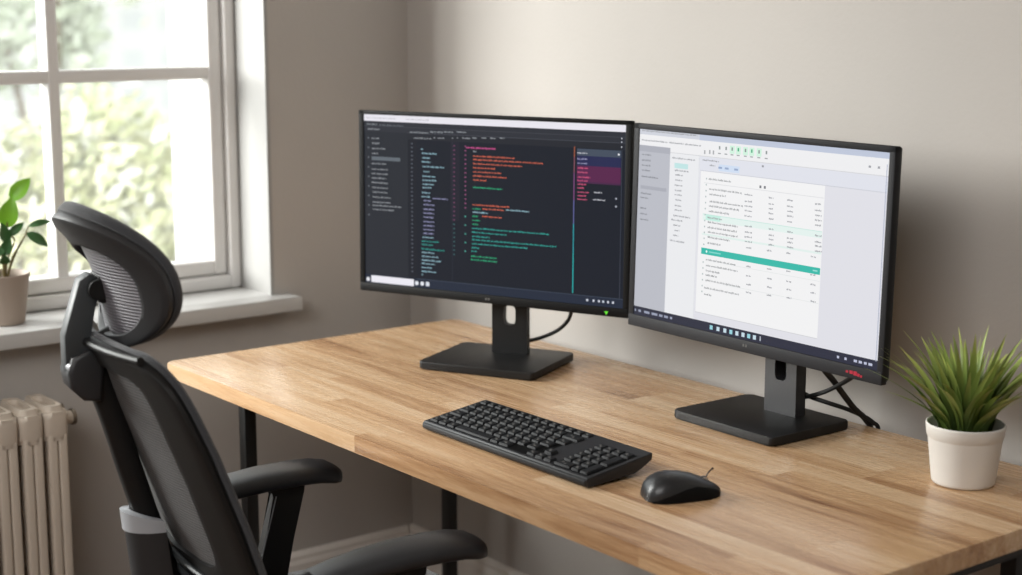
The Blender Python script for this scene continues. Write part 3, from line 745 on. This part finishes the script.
# ------------------------------------------------------------------ plant on the sill
sp = thing('potted_plant', 'young broad-leaved plant in a taupe pot on the window sill', 'plant', (-.302, -.172, WZ0))
bm = bmesh.new()
lathe(bm, [(.030, 0), (.0345, .001), (.036, .004), (.0455, .078), (.0485, .090), (.0488, .093), (.0475, .0945), (.0455, .092), (.043, .082)], 48, cap1=False)
obj('pot', bm, M['pot_taupe'], sp, angle=50)
bm = bmesh.new(); lathe(bm, [(.0435, .082), (.025, .085), (.001, .086)], 36, cap0=False); obj('soil', bm, M['soil'], sp)
def leaf(bm, base, tip, w, curl=.1, face=Vector((.85, -.25, .45)), mi=0):
    b, t_ = Vector(base), Vector(tip); d = t_-b; L_ = d.length; d.normalize()
    s_ = d.cross(face).normalized(); nn = s_.cross(d).normalized()
    K = 9; prev = None
    for k in range(K+1):
        u = k/K; ww = w*math.sin(PI*min(1, u**.85))**.8*(1-.15*u)+.0003
        p = b + d*(L_*u) - nn*(curl*L_*(u-.5)**2*4*.5 - curl*L_*.5)
        row = [bm.verts.new(p + s_*ww*q + nn*(abs(q)*ww*.28)) for q in (-1, -.5, 0, .5, 1)]
        if prev:
            for j in range(4): bm.faces.new((prev[j], prev[j+1], row[j+1], row[j])).material_index = mi
        prev = row
stems = [((0, .003, .086), (-.002, .003, .13), (.001, .010, .178)), ((.006, .003, .086), (.006, .006, .15), (.001, .022, .228)), ((-.006, .006, .086), (-.002, .012, .12), (.004, .024, .152), (.004, .016, .164)),
         ((.004, .008, .086), (.006, .018, .122), (.006, .036, .148), (.004, .052, .177)), ((.003, .006, .086), (.008, .026, .135), (.008, .046, .165)), ((-.004, -.004, .086), (-.006, -.014, .14), (-.004, -.022, .19)),
         ((-.004, -.006, .086), (0, -.024, .12), (.004, -.042, .15)), ((.008, 0, .086), (.016, -.004, .12), (.022, -.010, .148))]
bm = bmesh.new()
for s_ in stems: tube(bm, s_, .0022, 8, 5, r1=.0013)
obj('stem', bm, M['stem'], sp)
bm = bmesh.new()
leaf(bm, (.001, .0215, .226), (.004, .0600, .2655), .0155, .12)
leaf(bm, (.001, .0095, .176), (.008, .0240, .2350), .0185, .10)
leaf(bm, (.004, .0145, .1620), (.004, .0440, .1845), .0085, .1, mi=1)
leaf(bm, (.004, .0515, .1765), (.008, .0945, .1830), .0068, .25, mi=1)
leaf(bm, (.008, .0450, .1655), (.014, .0840, .1370), .0105, .2, mi=1)
leaf(bm, (.006, .0100, .150), (.018, -.004, .190), .0110, .1, mi=1)
leaf(bm, (.006, .0020, .128), (.024, .0090, .162), .0110, .1, mi=1)
leaf(bm, (-.004, -.022, .188), (-.004, -.040, .245), .0170, .1)
leaf(bm, (.004, -.042, .148), (.008, -.085, .165), .0130, .15, mi=1)
leaf(bm, (.022, -.010, .146), (.032, -.024, .128), .0110, .2, mi=1)
leaf(bm, (.012, .000, .112), (.030, -.006, .135), .0100, .2, mi=1)
obj('foliage', bm, [M['leaf'], M['leaf_dark']], sp, angle=60)


# ------------------------------------------------------------------ radiator
rad = thing('radiator', 'old cream column radiator under the window sill', 'radiator', (-.155, -.149, 0))
rx0, rx1, RH = -.062, .062, .655
pitch = .0455; nsec = 9
sec = None
for k in range(nsec):
    y = -pitch*(k)-.016
    if sec is None:
        bm = bmesh.new(); hw = .0178
        # side outline in x-z: front and back column joined at top and bottom, open slot between
        def col(xa, xb, ya, yb): box(bm, xa, xb, ya, yb, .09, RH-.04, .0045, 3)
        col(rx1-.034, rx1, -hw, -.0006); col(rx1-.034, rx1, .0006, hw); col(rx0, rx0+.034, -hw, hw); col(-.016, .016, -hw*.9, hw*.9)
        # heads: wider lumps top and bottom, hollow dip on top
        for za, zb in ((RH-.052, RH), (.06, .12)):
            prism(bm, rrect(rx1-rx0, pitch-.002, .012), za, zb, bev=.012, seg=3)
        # raised rim around the dip on top
        out = rrect(rx1-rx0-.010, pitch-.010, .012); inn = rrect(rx1-rx0-.045, pitch-.024, .009)
        a = [bm.verts.new((q[0], q[1], RH-.001)) for q in out]; b_ = [bm.verts.new((q[0]*.93, q[1]*.85, RH+.010)) for q in out]
        c_ = [bm.verts.new((q[0], q[1], RH+.009)) for q in inn]; d_ = [bm.verts.new((q[0]*.9, q[1]*.8, RH-.006)) for q in inn]
        n_ = len(out)
        for i in range(n_):
            j = (i+1) % n_
            for u, v in ((a, b_), (b_, c_), (c_, d_)): bm.faces.new((u[i], u[j], v[j], v[i]))
        bm.faces.new(d_)
        sec = obj('section', bm, M['radiator'], rad, angle=45); o = sec
    else:
        o = sec.copy(); C.objects.link(o); o.parent = rad
    o.location = (0, y, 0)
bm = bmesh.new()
box(bm, rx0+.01, rx0+.03, -pitch*nsec+.02, -.02, 0, .07); box(bm, rx1-.03, rx1-.01, -pitch*nsec+.02, -.02, 0, .07)
obj('foot', bm, M['radiator'], rad)
for x in (.025, -.03):
    bm = bmesh.new()
    tube(bm, [(x, -.004, RH-.022), (x, .026, RH-.022)], .012, 20, 1); tube(bm, [(x, .024, RH-.022), (x, .030, RH-.022)], .0145, 20, 1, mi=1); tube(bm, [(x, .0295, RH-.022), (x, .0315, RH-.022)], .0115, 20, 1, mi=0)
    obj('valve', bm, [M['radiator'], M['brass']], rad)

# ------------------------------------------------------------------ office chair
ch = thing('office_chair', 'black mesh office chair with headrest in front of the desk', 'chair', (.70, -.10, 0), R(-9))
def se(th, n):
    c, s_ = math.cos(th), math.sin(th)
    return (abs(c)**(2/n)*(1 if c >= 0 else -1), abs(s_)**(2/n)*(1 if s_ >= 0 else -1))
class Shell:
    def __init__(s, W, prof, bend, z0, z1):
        s.W, s.prof, s.bend, s.z0, s.z1 = W, prof, bend, z0, z1
    def P(s, l, v):
        z = s.z0+(s.z1-s.z0)*(v+1)/2
        w = s.W(v)
        return Vector((w*l, interp(s.prof, v) + s.bend(v)*l*l, z + s.zb(l, v)))
    def zb(s, l, v): return 0
    def Nn(s, l, v):
        e = .01
        a = s.P(l+e, v)-s.P(l-e, v); b = s.P(l, v+e)-s.P(l, v-e)
        n = a.cross(b).normalized()
        return n if n.y < 0 else -n          # backwards
    def at(s, l, v, off): return s.P(l, v)+s.Nn(l, v)*off
def shell_ring(S, on, hc, hs, hn, back, front, N_=72, K=5, rim=.006):
    """broad frame between the outline and a hole"""
    bm = bmesh.new(); rows = []
    def uv(i, f):
        th = 2*PI*i/N_; o_ = se(th, on); h_ = se(th, hn); h_ = (hc[0]+hs[0]*h_[0], hc[1]+hs[1]*h_[1])
        return (o_[0]*(1-f)+h_[0]*f, o_[1]*(1-f)+h_[1]*f)
    prof_ = [(0, (back+front)/2)] + [(.03, back*.8)] + [(f, back) for f in (.10, .3, .55, .8, .93)] + [(1, back*.6), (1, front)] + [(f, front) for f in (.6, .2, .05)]
    for f, off in prof_:
        rows.append([bm.verts.new(S.at(*uv(i, f), off)) for i in range(N_)])
    for a, b in zip(rows, rows[1:]+rows[:1]):
        for i in range(N_):
            j = (i+1) % N_; bm.faces.new((a[i], a[j], b[j], b[i]))
    return bm
def shell_disc(S, hc, hs, hn, off, bulge=0, N_=72, K=8, thick=.003):
    bm = bmesh.new()
    rows = []
    for k in range(K, 0, -1):
        f = k/K
        rows.append([bm.verts.new(S.at(hc[0]+hs[0]*f*se(2*PI*i/N_, hn)[0], hc[1]+hs[1]*f*se(2*PI*i/N_, hn)[1], off+bulge*(1-f*f))) for i in range(N_)])
    c = bm.verts.new(S.at(hc[0], hc[1], off+bulge))
    for a, b in zip(rows, rows[1:]):
        for i in range(N_): bm.faces.new((a[i], a[(i+1) % N_], b[(i+1) % N_], b[i]))
    for i in range(N_): bm.faces.new((rows[-1][i], rows[-1][(i+1) % N_], c))
    return bm
def shell_pad(S, on, b0, thick, N_=72, K=8, sc=1.0):
    """cushion in front of the shell"""
    bm = bmesh.new(); rows = []
    fr = [(1, 0)] + [(1.02, .35), (1.015, .7), (.985, .93)] + [(f, 1) for f in (.94, .8, .6, .4, .2)]
    for f, h in fr:
        rows.append([bm.verts.new(S.at(f*sc*se(2*PI*i/N_, on)[0], f*sc*se(2*PI*i/N_, on)[1], b0-thick*h)) for i in range(N_)])
    c = bm.verts.new(S.at(0, 0, b0-thick)); c0 = bm.verts.new(S.at(0, 0, b0))
    for a, b in zip(rows, rows[1:]):
        for i in range(N_): bm.faces.new((a[i], a[(i+1) % N_], b[(i+1) % N_], b[i]))
    for i in range(N_): bm.faces.new((rows[-1][i], rows[-1][(i+1) % N_], c))
    ins = [bm.verts.new(S.at(.6*sc*se(2*PI*i/N_, on)[0], .6*sc*se(2*PI*i/N_, on)[1], b0)) for i in range(N_)]
    for i in range(N_): bm.faces.new((rows[0][(i+1) % N_], rows[0][i], ins[i], ins[(i+1) % N_])); bm.faces.new((ins[(i+1) % N_], ins[i], c0))
    return bm

# backrest
ZB0, ZB1 = .50, .948
def vz(z): return 2*(z-ZB0)/(ZB1-ZB0)-1
bprof = [(vz(.50), -.185), (vz(.62), -.205), (vz(.70), -.230), (vz(.80), -.264), (vz(.86), -.287), (vz(.92), -.309), (vz(.948), -.322)]
BS = Shell(lambda v: .215-.012*v*v-.008*max(0, v), bprof, lambda v: .042, ZB0, ZB1)
br = obj('backrest', shell_ring(BS, 6, (0, .27), (.67, .58), 9, .007, -.006), M['chair_dark'], ch, angle=40)
o = obj('mesh_panel', shell_disc(BS, (0, .27), (.69, .60), 9, -.001, .002), M['mesh'], br, angle=60)
o['label'] = 'grey ribbed mesh'
obj('front_pad', shell_pad(BS, 6, -.006, .010, sc=1.0), M['pad'], br, angle=60)
# ribs of the lumbar grille
for i, z in enumerate((.640, .618, .596)):
    v = vz(z); pts = [BS.at(l, v+.05-.10*l, .010) for l in (.02, .2, .4, .55)]
    bm = bmesh.new(); tube(bm, pts, .005, 8, 4, r1=.0035); obj('lumbar_rib', bm, M['chair_grey'], br)
# top ledge of the frame
pts = [BS.at(l, .985, .004) for l in (-.8, -.5, -.2, 0, .2, .5, .8)]
bm = bmesh.new(); tube(bm, pts, .0055, 10, 4); obj('top_rail', bm, M['chair_dark'], br)
# spine
def spine_ring(y, z, w, d, tilt):
    pts = []
    for i in range(20):
        e = se(2*PI*i/20, 3.2)
        pts.append((e[0]*w/2, y+e[1]*d/2*math.cos(tilt), z+e[1]*d/2*math.sin(tilt)))
    return pts
sp_ = [(-.318, .925, .040), (-.307, .88, .034), (-.292, .83, .030), (-.276, .77, .030), (-.259, .71, .032), (-.244, .66, .038), (-.222, .58, .052), (-.19, .50, .06), (-.14, .445, .07), (-.06, .425, .08)]
rings = []
for i, (y, z, w) in enumerate(sp_):
    a = sp_[max(i-1, 0)]; b = sp_[min(i+1, len(sp_)-1)]
    tl = math.atan2(b[1]-a[1], b[0]-a[0]) + PI/2
    rings.append(spine_ring(y+.002, z, w, .032 if i < 7 else .028, tl))
bm = bmesh.new(); loft(bm, rings); obj('spine', bm, M['chair_dark'], ch, angle=50)
# collar low on the spine
def collar(z0_, z1_, a, b, t0, cy0, cy1, dz=0):
    bm = bmesh.new(); A, B = [], []
    n = 36
    for i in range(n+1):
        th = PI + PI*i/n
        c, s_ = math.cos(th), math.sin(th)
        o1 = bm.verts.new((a*c, cy0+b*s_, z1_+dz*(-s_))); o2 = bm.verts.new((a*c, cy1+b*s_, z0_))
        i1 = bm.verts.new(((a-t0)*c, cy0+(b-t0)*s_, z1_+dz*(-s_))); i2 = bm.verts.new(((a-t0)*c, cy1+(b-t0)*s_, z0_))
        A.append((o1, o2, i2, i1))
    for p_, q_ in zip(A, A[1:]):
        for k in range(4): bm.faces.new((p_[k], p_[(k+1) % 4], q_[(k+1) % 4], q_[k]))
    bm.faces.new(A[0]); bm.faces.new(A[-1][::-1])
    return bm
lc = obj('lumbar_support', collar(.54, .686, .037, .046, .010, -.238, -.222, .012), M['chair'], ch, angle=50)
obj('lumbar_rim', collar(.684, .699, .038, .047, .012, -.2405, -.238, .012), M['chair_light'], lc, angle=50)['label'] = 'pale grey rim'
# headrest
class HeadShell(Shell):
    def __init__(s): pass
    def P(s, l, v):
        z = 1.0211+.0879*v+.0056*l-.0187*math.exp(-((l+.55)/.35)**2)*min(1, max(0, v))
        y = -.3082-.0214*v-.0142*v*v-.0095*v**3+.0619*l*l-.0071*l
        return Vector((.1452*l, y, z))
HS = HeadShell()
hd = obj('headrest', shell_ring(HS, 2.3, (.07, -.12), (.66, .66), 2.6, .006, -.007), M['chair'], ch, angle=45)
obj('head_mesh', shell_disc(HS, (.07, -.12), (.685, .685), 2.6, -.003, 0), M['mesh_head'], hd, angle=60)['label'] = 'grey ribbed mesh'
obj('head_pad', shell_pad(HS, 2.3, -.007, .018, sc=1.0), M['pad'], hd, angle=60)
# bracket carrying the headrest
bm = bmesh.new()
prism(bm, [(-.352, .905), (-.352, .952), (-.330, 1.022), (-.316, 1.030), (-.304, 1.024), (-.302, 1.010), (-.322, .952), (-.320, .905)], -.014, .012, axis='x', bev=.004)
obj('headrest_bracket', bm, M['chair_grey'], ch, angle=40)
bm = bmesh.new(); tube(bm, [(-.026, -.308, 1.010), (.024, -.308, 1.010)], .013, 24, 1); box(bm, -.02, .022, -.308, -.278, .992, 1.03, .004)
obj('headrest_hinge', bm, M['chair_dark'], ch)
bm = bmesh.new()
prism(bm, [(-.345, .925), (-.352, .905), (-.348, .885), (-.332, .868), (-.310, .865), (-.304, .92), (-.322, .934)], -.026, .024, axis='x', bev=.006, seg=3)
o = obj('spine_clamp', bm, M['chair'], ch, angle=40)
bm = bmesh.new(); tube(bm, [(-.031, -.340, .912), (.0, -.346, .913), (.020, -.344, .912)], .006, 12, 3); obj('clamp_highlight', bm, M['chair_light'], ch)['label'] = 'pale strip imitating the highlight on the clamp'  # pale tube painting the shiny highlight on the clamp
bm = bmesh.new(); tube(bm, [(0, -.318, .930), (.0, -.302, .941), (0, -.288, .948)], .012, 14, 4); obj('neck_stub', bm, M['chair_dark'], ch)
# arms
def arm(sg):
    a = bpy.data.objects.new('armrest', None); C.objects.link(a); a.parent = ch; a.location = (sg*.203, -.029 if sg < 0 else .006, 0); qo = .026 if sg < 0 else 0
    rings = []
    back_ = .84
    ys_ = [-.150, -.147, -.140, -.125, -.09, -.04, .01, .06, .095, .118, .130, .136, .138]
    top = [(-.15, .652), (-.10, .662), (-.04, .671), (.02, .676), (.07, .677), (.11, .674), (.138, .665)]
    for i, y in enumerate(ys_):
        e = min(1, max(0, (y+.15)/.03)); e2 = min(1, max(0, (.138-y)/.028))
        f = math.sqrt(max(.03, 1-(1-e)**2))*math.sqrt(max(.03, 1-(1-e2)**2))
        zt_ = interp(top, y); hw = .039*f*(1-.18*max(0, -y/.15)); th_ = .031*(.35+.65*f); zc = zt_-.0155
        ring = []
        for k in range(24):
            q = se(2*PI*k/24, 2.7); z = zc+q[1]*th_/2
            ring.append((q[0]*hw, y*back_ if y < 0 else y, z))
        rings.append(ring)
    bm = bmesh.new(); loft(bm, rings); obj('arm_pad', bm, M['arm'], a, angle=50)
    bm = bmesh.new(); s2 = -sg
    prism(bm, [(y_+qo, z_) for y_, z_ in ((-.010, .655), (.056, .658), (.046, .635), (.030, .56), (.012, .47), (.005, .435), (-.045, .435), (-.034, .50), (-.012, .58), (.002, .632))], -.011, .009, axis='x', bev=.003)
    obj('arm_post', bm, M['chair_dark'], a, angle=40)
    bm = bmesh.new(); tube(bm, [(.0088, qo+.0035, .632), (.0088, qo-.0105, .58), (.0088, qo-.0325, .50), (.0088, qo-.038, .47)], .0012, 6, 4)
    obj('arm_post_glint', bm, M['chair_light'], a)  # pale tube imitating the reflection along the post's rear edge
    bm = bmesh.new(); tube(bm, [(sg*.002, -.11, .648), (sg*.004, -.15, .640), (sg*-.004, -.185, .630)], .013, 12, 4); obj('arm_link', bm, M['chair'], a)
    bm = bmesh.new(); box(bm, min(0, -sg*.12), max(0, -sg*.12), -.058, -.008, .425, .45, .004); obj('arm_bracket', bm, M['chair_dark'], a)
arm(-1); arm(1)
# seat and underside
def seat_ring(z, s_, n=48):
    return [(.235*s_*se(2*PI*i/n, 4)[0], .035+.225*s_*se(2*PI*i/n, 4)[1], z-.012*max(0, se(2*PI*i/n, 4)[1])**3) for i in range(n)]
bm = bmesh.new(); loft(bm, [seat_ring(.452, .94), seat_ring(.458, .985), seat_ring(.475, 1), seat_ring(.490, .985), seat_ring(.498, .94), seat_ring(.500, .8), seat_ring(.497, .4)])
obj('seat', bm, M['pad'], ch, angle=60)
obj('seat_mechanism', bx(-.09, .09, -.10, .12, .40, .453, .01), M['chair_dark'], ch)
bm = bmesh.new(); lathe(bm, [(.028, .09), (.028, .26), (.022, .262), (.016, .27), (.016, .41)], 24); obj('gas_lift', bm, M['chair_dark'], ch)
bm = bmesh.new(); lathe(bm, [(.045, .075), (.045, .12), (.03, .125)], 24); hub = obj('base_hub', bm, M['chair_dark'], ch)
for k in range(5):
    a = 2*PI*k/5+.3; d = Vector((math.cos(a), math.sin(a), 0)); s_ = Vector((-d.y, d.x, 0))
    rings = []
    for f, w, z0_, z1_ in ((.03, .025, .075, .12), (.15, .02, .075, .108), (.26, .016, .075, .095), (.285, .012, .075, .09)):
        c = d*f; rings.append([tuple(c+s_*w+Vector((0, 0, z0_))), tuple(c-s_*w+Vector((0, 0, z0_))), tuple(c-s_*w*.7+Vector((0, 0, z1_))), tuple(c+s_*w*.7+Vector((0, 0, z1_)))])
    bm = bmesh.new(); loft(bm, rings); obj('base_leg', bm, M['chair_dark'], ch, angle=40)
    bm = bmesh.new(); c = d*.27
    for q in (-.016, .016):
        p0, p1 = c+s_*(q-.009)+Vector((0, 0, .028)), c+s_*(q+.009)+Vector((0, 0, .028)); tube(bm, [p0, p1], .028, 20, 1)
    tube(bm, [c+Vector((0, 0, .03)), c+Vector((0, 0, .08))], .008, 10, 1)
    obj('caster', bm, M['cable'], ch)

# ------------------------------------------------------------------ outside
GZ = -2.6
struct('ground', bx(-50, XO-.05, -25, 60, GZ-.1, GZ), mat('lawn_green', (168, 170, 158), .9), smooth=False)
def crown(bm, rnd, c, r, n, s, mats, loose=False):
    for i in range(n):
        while True:
            p = Vector((rnd.uniform(-1, 1), rnd.uniform(-1, 1), rnd.uniform(-1, 1)))
            if loose: p = Vector((rnd.gauss(0, .55), rnd.gauss(0, .55), rnd.gauss(0, .55))); break
            if .35 < p.length < 1: break
        lump = .8+.2*math.sin(5*p.x+3*p.z)*math.cos(4*p.y)
        q = Vector((c[0]+p.x*r[0]*lump, c[1]+p.y*r[1]*lump, c[2]+p.z*r[2]*lump))
        a = Vector((rnd.gauss(0, 1), rnd.gauss(0, 1), rnd.gauss(0, 1))).normalized(); b = a.orthogonal().normalized(); d = a.cross(b)
        k = s*rnd.uniform(.6, 1.3)
        f = bm.faces.new([bm.verts.new(q+b*k), bm.verts.new(q+d*k*.5), bm.verts.new(q-b*k), bm.verts.new(q-d*k*.5)])
        f.material_index = rnd.choice(mats)
def tree(nm, label, cat, lumps, trunk, seed, cols, n, s):
    t = thing(nm, label, cat, (trunk[0], trunk[1], GZ)); rnd = random.Random(seed)
    bm = bmesh.new()
    for c, r in lumps: crown(bm, rnd, (c[0]-trunk[0], c[1]-trunk[1], c[2]-GZ), r, n, s, list(range(len(cols))), cat == 'tree')
    obj('foliage', bm, [mat('outdoor_leaf', c, .6) for c in cols], t, smooth=False)
    bm = bmesh.new()
    for c, r in lumps: tube(bm, [(0, 0, 0), (.02, .03, (c[2]-GZ)*.5), (c[0]-trunk[0], c[1]-trunk[1], c[2]-GZ)], trunk[2], 8, 5, r1=trunk[2]*.4)
    obj('trunk', bm, mat('bark', (120, 108, 92), .9), t)
YG = [(200, 202, 160), (212, 211, 176), (186, 192, 150), (222, 222, 212)]  # outdoor leaf tones paled, washed-out haze put into the colour
GR = [(194, 201, 176), (206, 211, 193), (180, 189, 162), (226, 226, 222)]
DG = [(192, 200, 180), (204, 209, 194), (180, 190, 168)]
tree('shrub', 'pale yellow-green shrub outside behind the lower right window pane', 'shrub', [((-5, 2.02, .46), (.6, .44, .64)), ((-5.2, 1.72, .12), (.6, .5, .72)), ((-5.1, 2.35, .15), (.5, .45, .85))], (-5.1, 1.9, .05), 1, YG, 1500, .055)
tree('shrub', 'whitish shrub with painted bokeh spots outside behind the lower left window pane', 'shrub', [((-6.9, 1.95, .0), (.5, .42, .72)), ((-6.7, 1.65, -.4), (.5, .45, .8))], (-6.8, 1.8, .05), 2, GR+[(226, 226, 224)], 1500, .05)  # near-white leaf cards imitate bright out-of-focus spots
tree('garden_tree', 'hazy green tree outside behind the upper left window pane', 'tree', [((-9, 3.12, 1.15), (.6, .40, .62)), ((-9.2, 3.78, 1.25), (.5, .26, .62)), ((-8.8, 3.5, 1.9), (.7, .6, .6))], (-9, 3.4, .06), 3, DG, 380, .08)
bd = thing('building', 'pale apartment building with grey windows seen beyond the garden', 'building', (-60, 28, GZ))
obj('wall', bx(-8, 0, -12, 14, -9, 11), mat('facade', (170, 170, 168), .8), bd, smooth=False)
bw = None
for j in range(4):
    for k in range(7):
        y, z = -.25+1.72*k-2*1.72, 3.2-1.62*2+1.62*j
        if bw is None:
            bw = obj('window', bx(-.02, .03, -.42, .42, -.36, .36), mat('far_window', (160, 163, 162), .5, spec=.1), bd, smooth=False); o = bw
        else:
            o = bw.copy(); C.objects.link(o); o.parent = bd
        o.location = (0, y, z)
obj('roof', bx(-8.2, .3, -12.2, 14.2, 11, 11.3), mat('far_roof', (170, 168, 166), .8), bd, smooth=False)


# ------------------------------------------------------------------ light
w = bpy.data.worlds.new('sky'); bpy.context.scene.world = w; w.use_nodes = True
bg = w.node_tree.nodes['Background']; bg.inputs[0].default_value = (.95, .98, 1.0, 1); bg.inputs[1].default_value = 2.5
def area(name, loc, target, sx, sy, power, col=(1, 1, 1)):
    l = bpy.data.lights.new(name, 'AREA'); l.shape = 'RECTANGLE'; l.size = sx; l.size_y = sy; l.energy = power; l.color = col
    o = bpy.data.objects.new(name, l); C.objects.link(o); o.location = loc
    o.rotation_euler = (Vector(target)-Vector(loc)).to_track_quat('-Z', 'Y').to_euler(); return o
area('sky_light', (-2.2, -2.75, 2.35), (.4, .4, .9), 2.7, 2.0, 720, (1, .99, .975))
area('fill_light', (1.7, -1.8, 2.62), (1.0, -.7, .6), 2.2, 2.2, 96, (1, .985, .965))  # added fill lamp below the ceiling, brightens the room

# ------------------------------------------------------------------ camera
cam = bpy.data.cameras.new('camera'); co = bpy.data.objects.new('camera', cam); C.objects.link(co)
co.location = (2.5634, -1.2226, 1.3686)
co.rotation_euler = (R(90-10.119), 0, R(52.033))
cam.sensor_width = 36; cam.lens = 1602.96/1022*36
cam.clip_start = .05; cam.clip_end = 200
cam.dof.use_dof = True; cam.dof.focus_distance = 2.35; cam.dof.aperture_fstop = 3.6
sc = bpy.context.scene; sc.camera = co
sc.view_settings.view_transform = 'Standard'; sc.view_settings.look = 'None'; sc.view_settings.exposure = 0; sc.view_settings.gamma = 1
sc.cycles.max_bounces = 8; sc.cycles.diffuse_bounces = 5; sc.cycles.transparent_max_bounces = 12
sc.cycles.use_denoising = True
sc.cycles.sample_clamp_indirect = 6
sc.cycles.caustics_reflective = False; sc.cycles.caustics_refractive = False
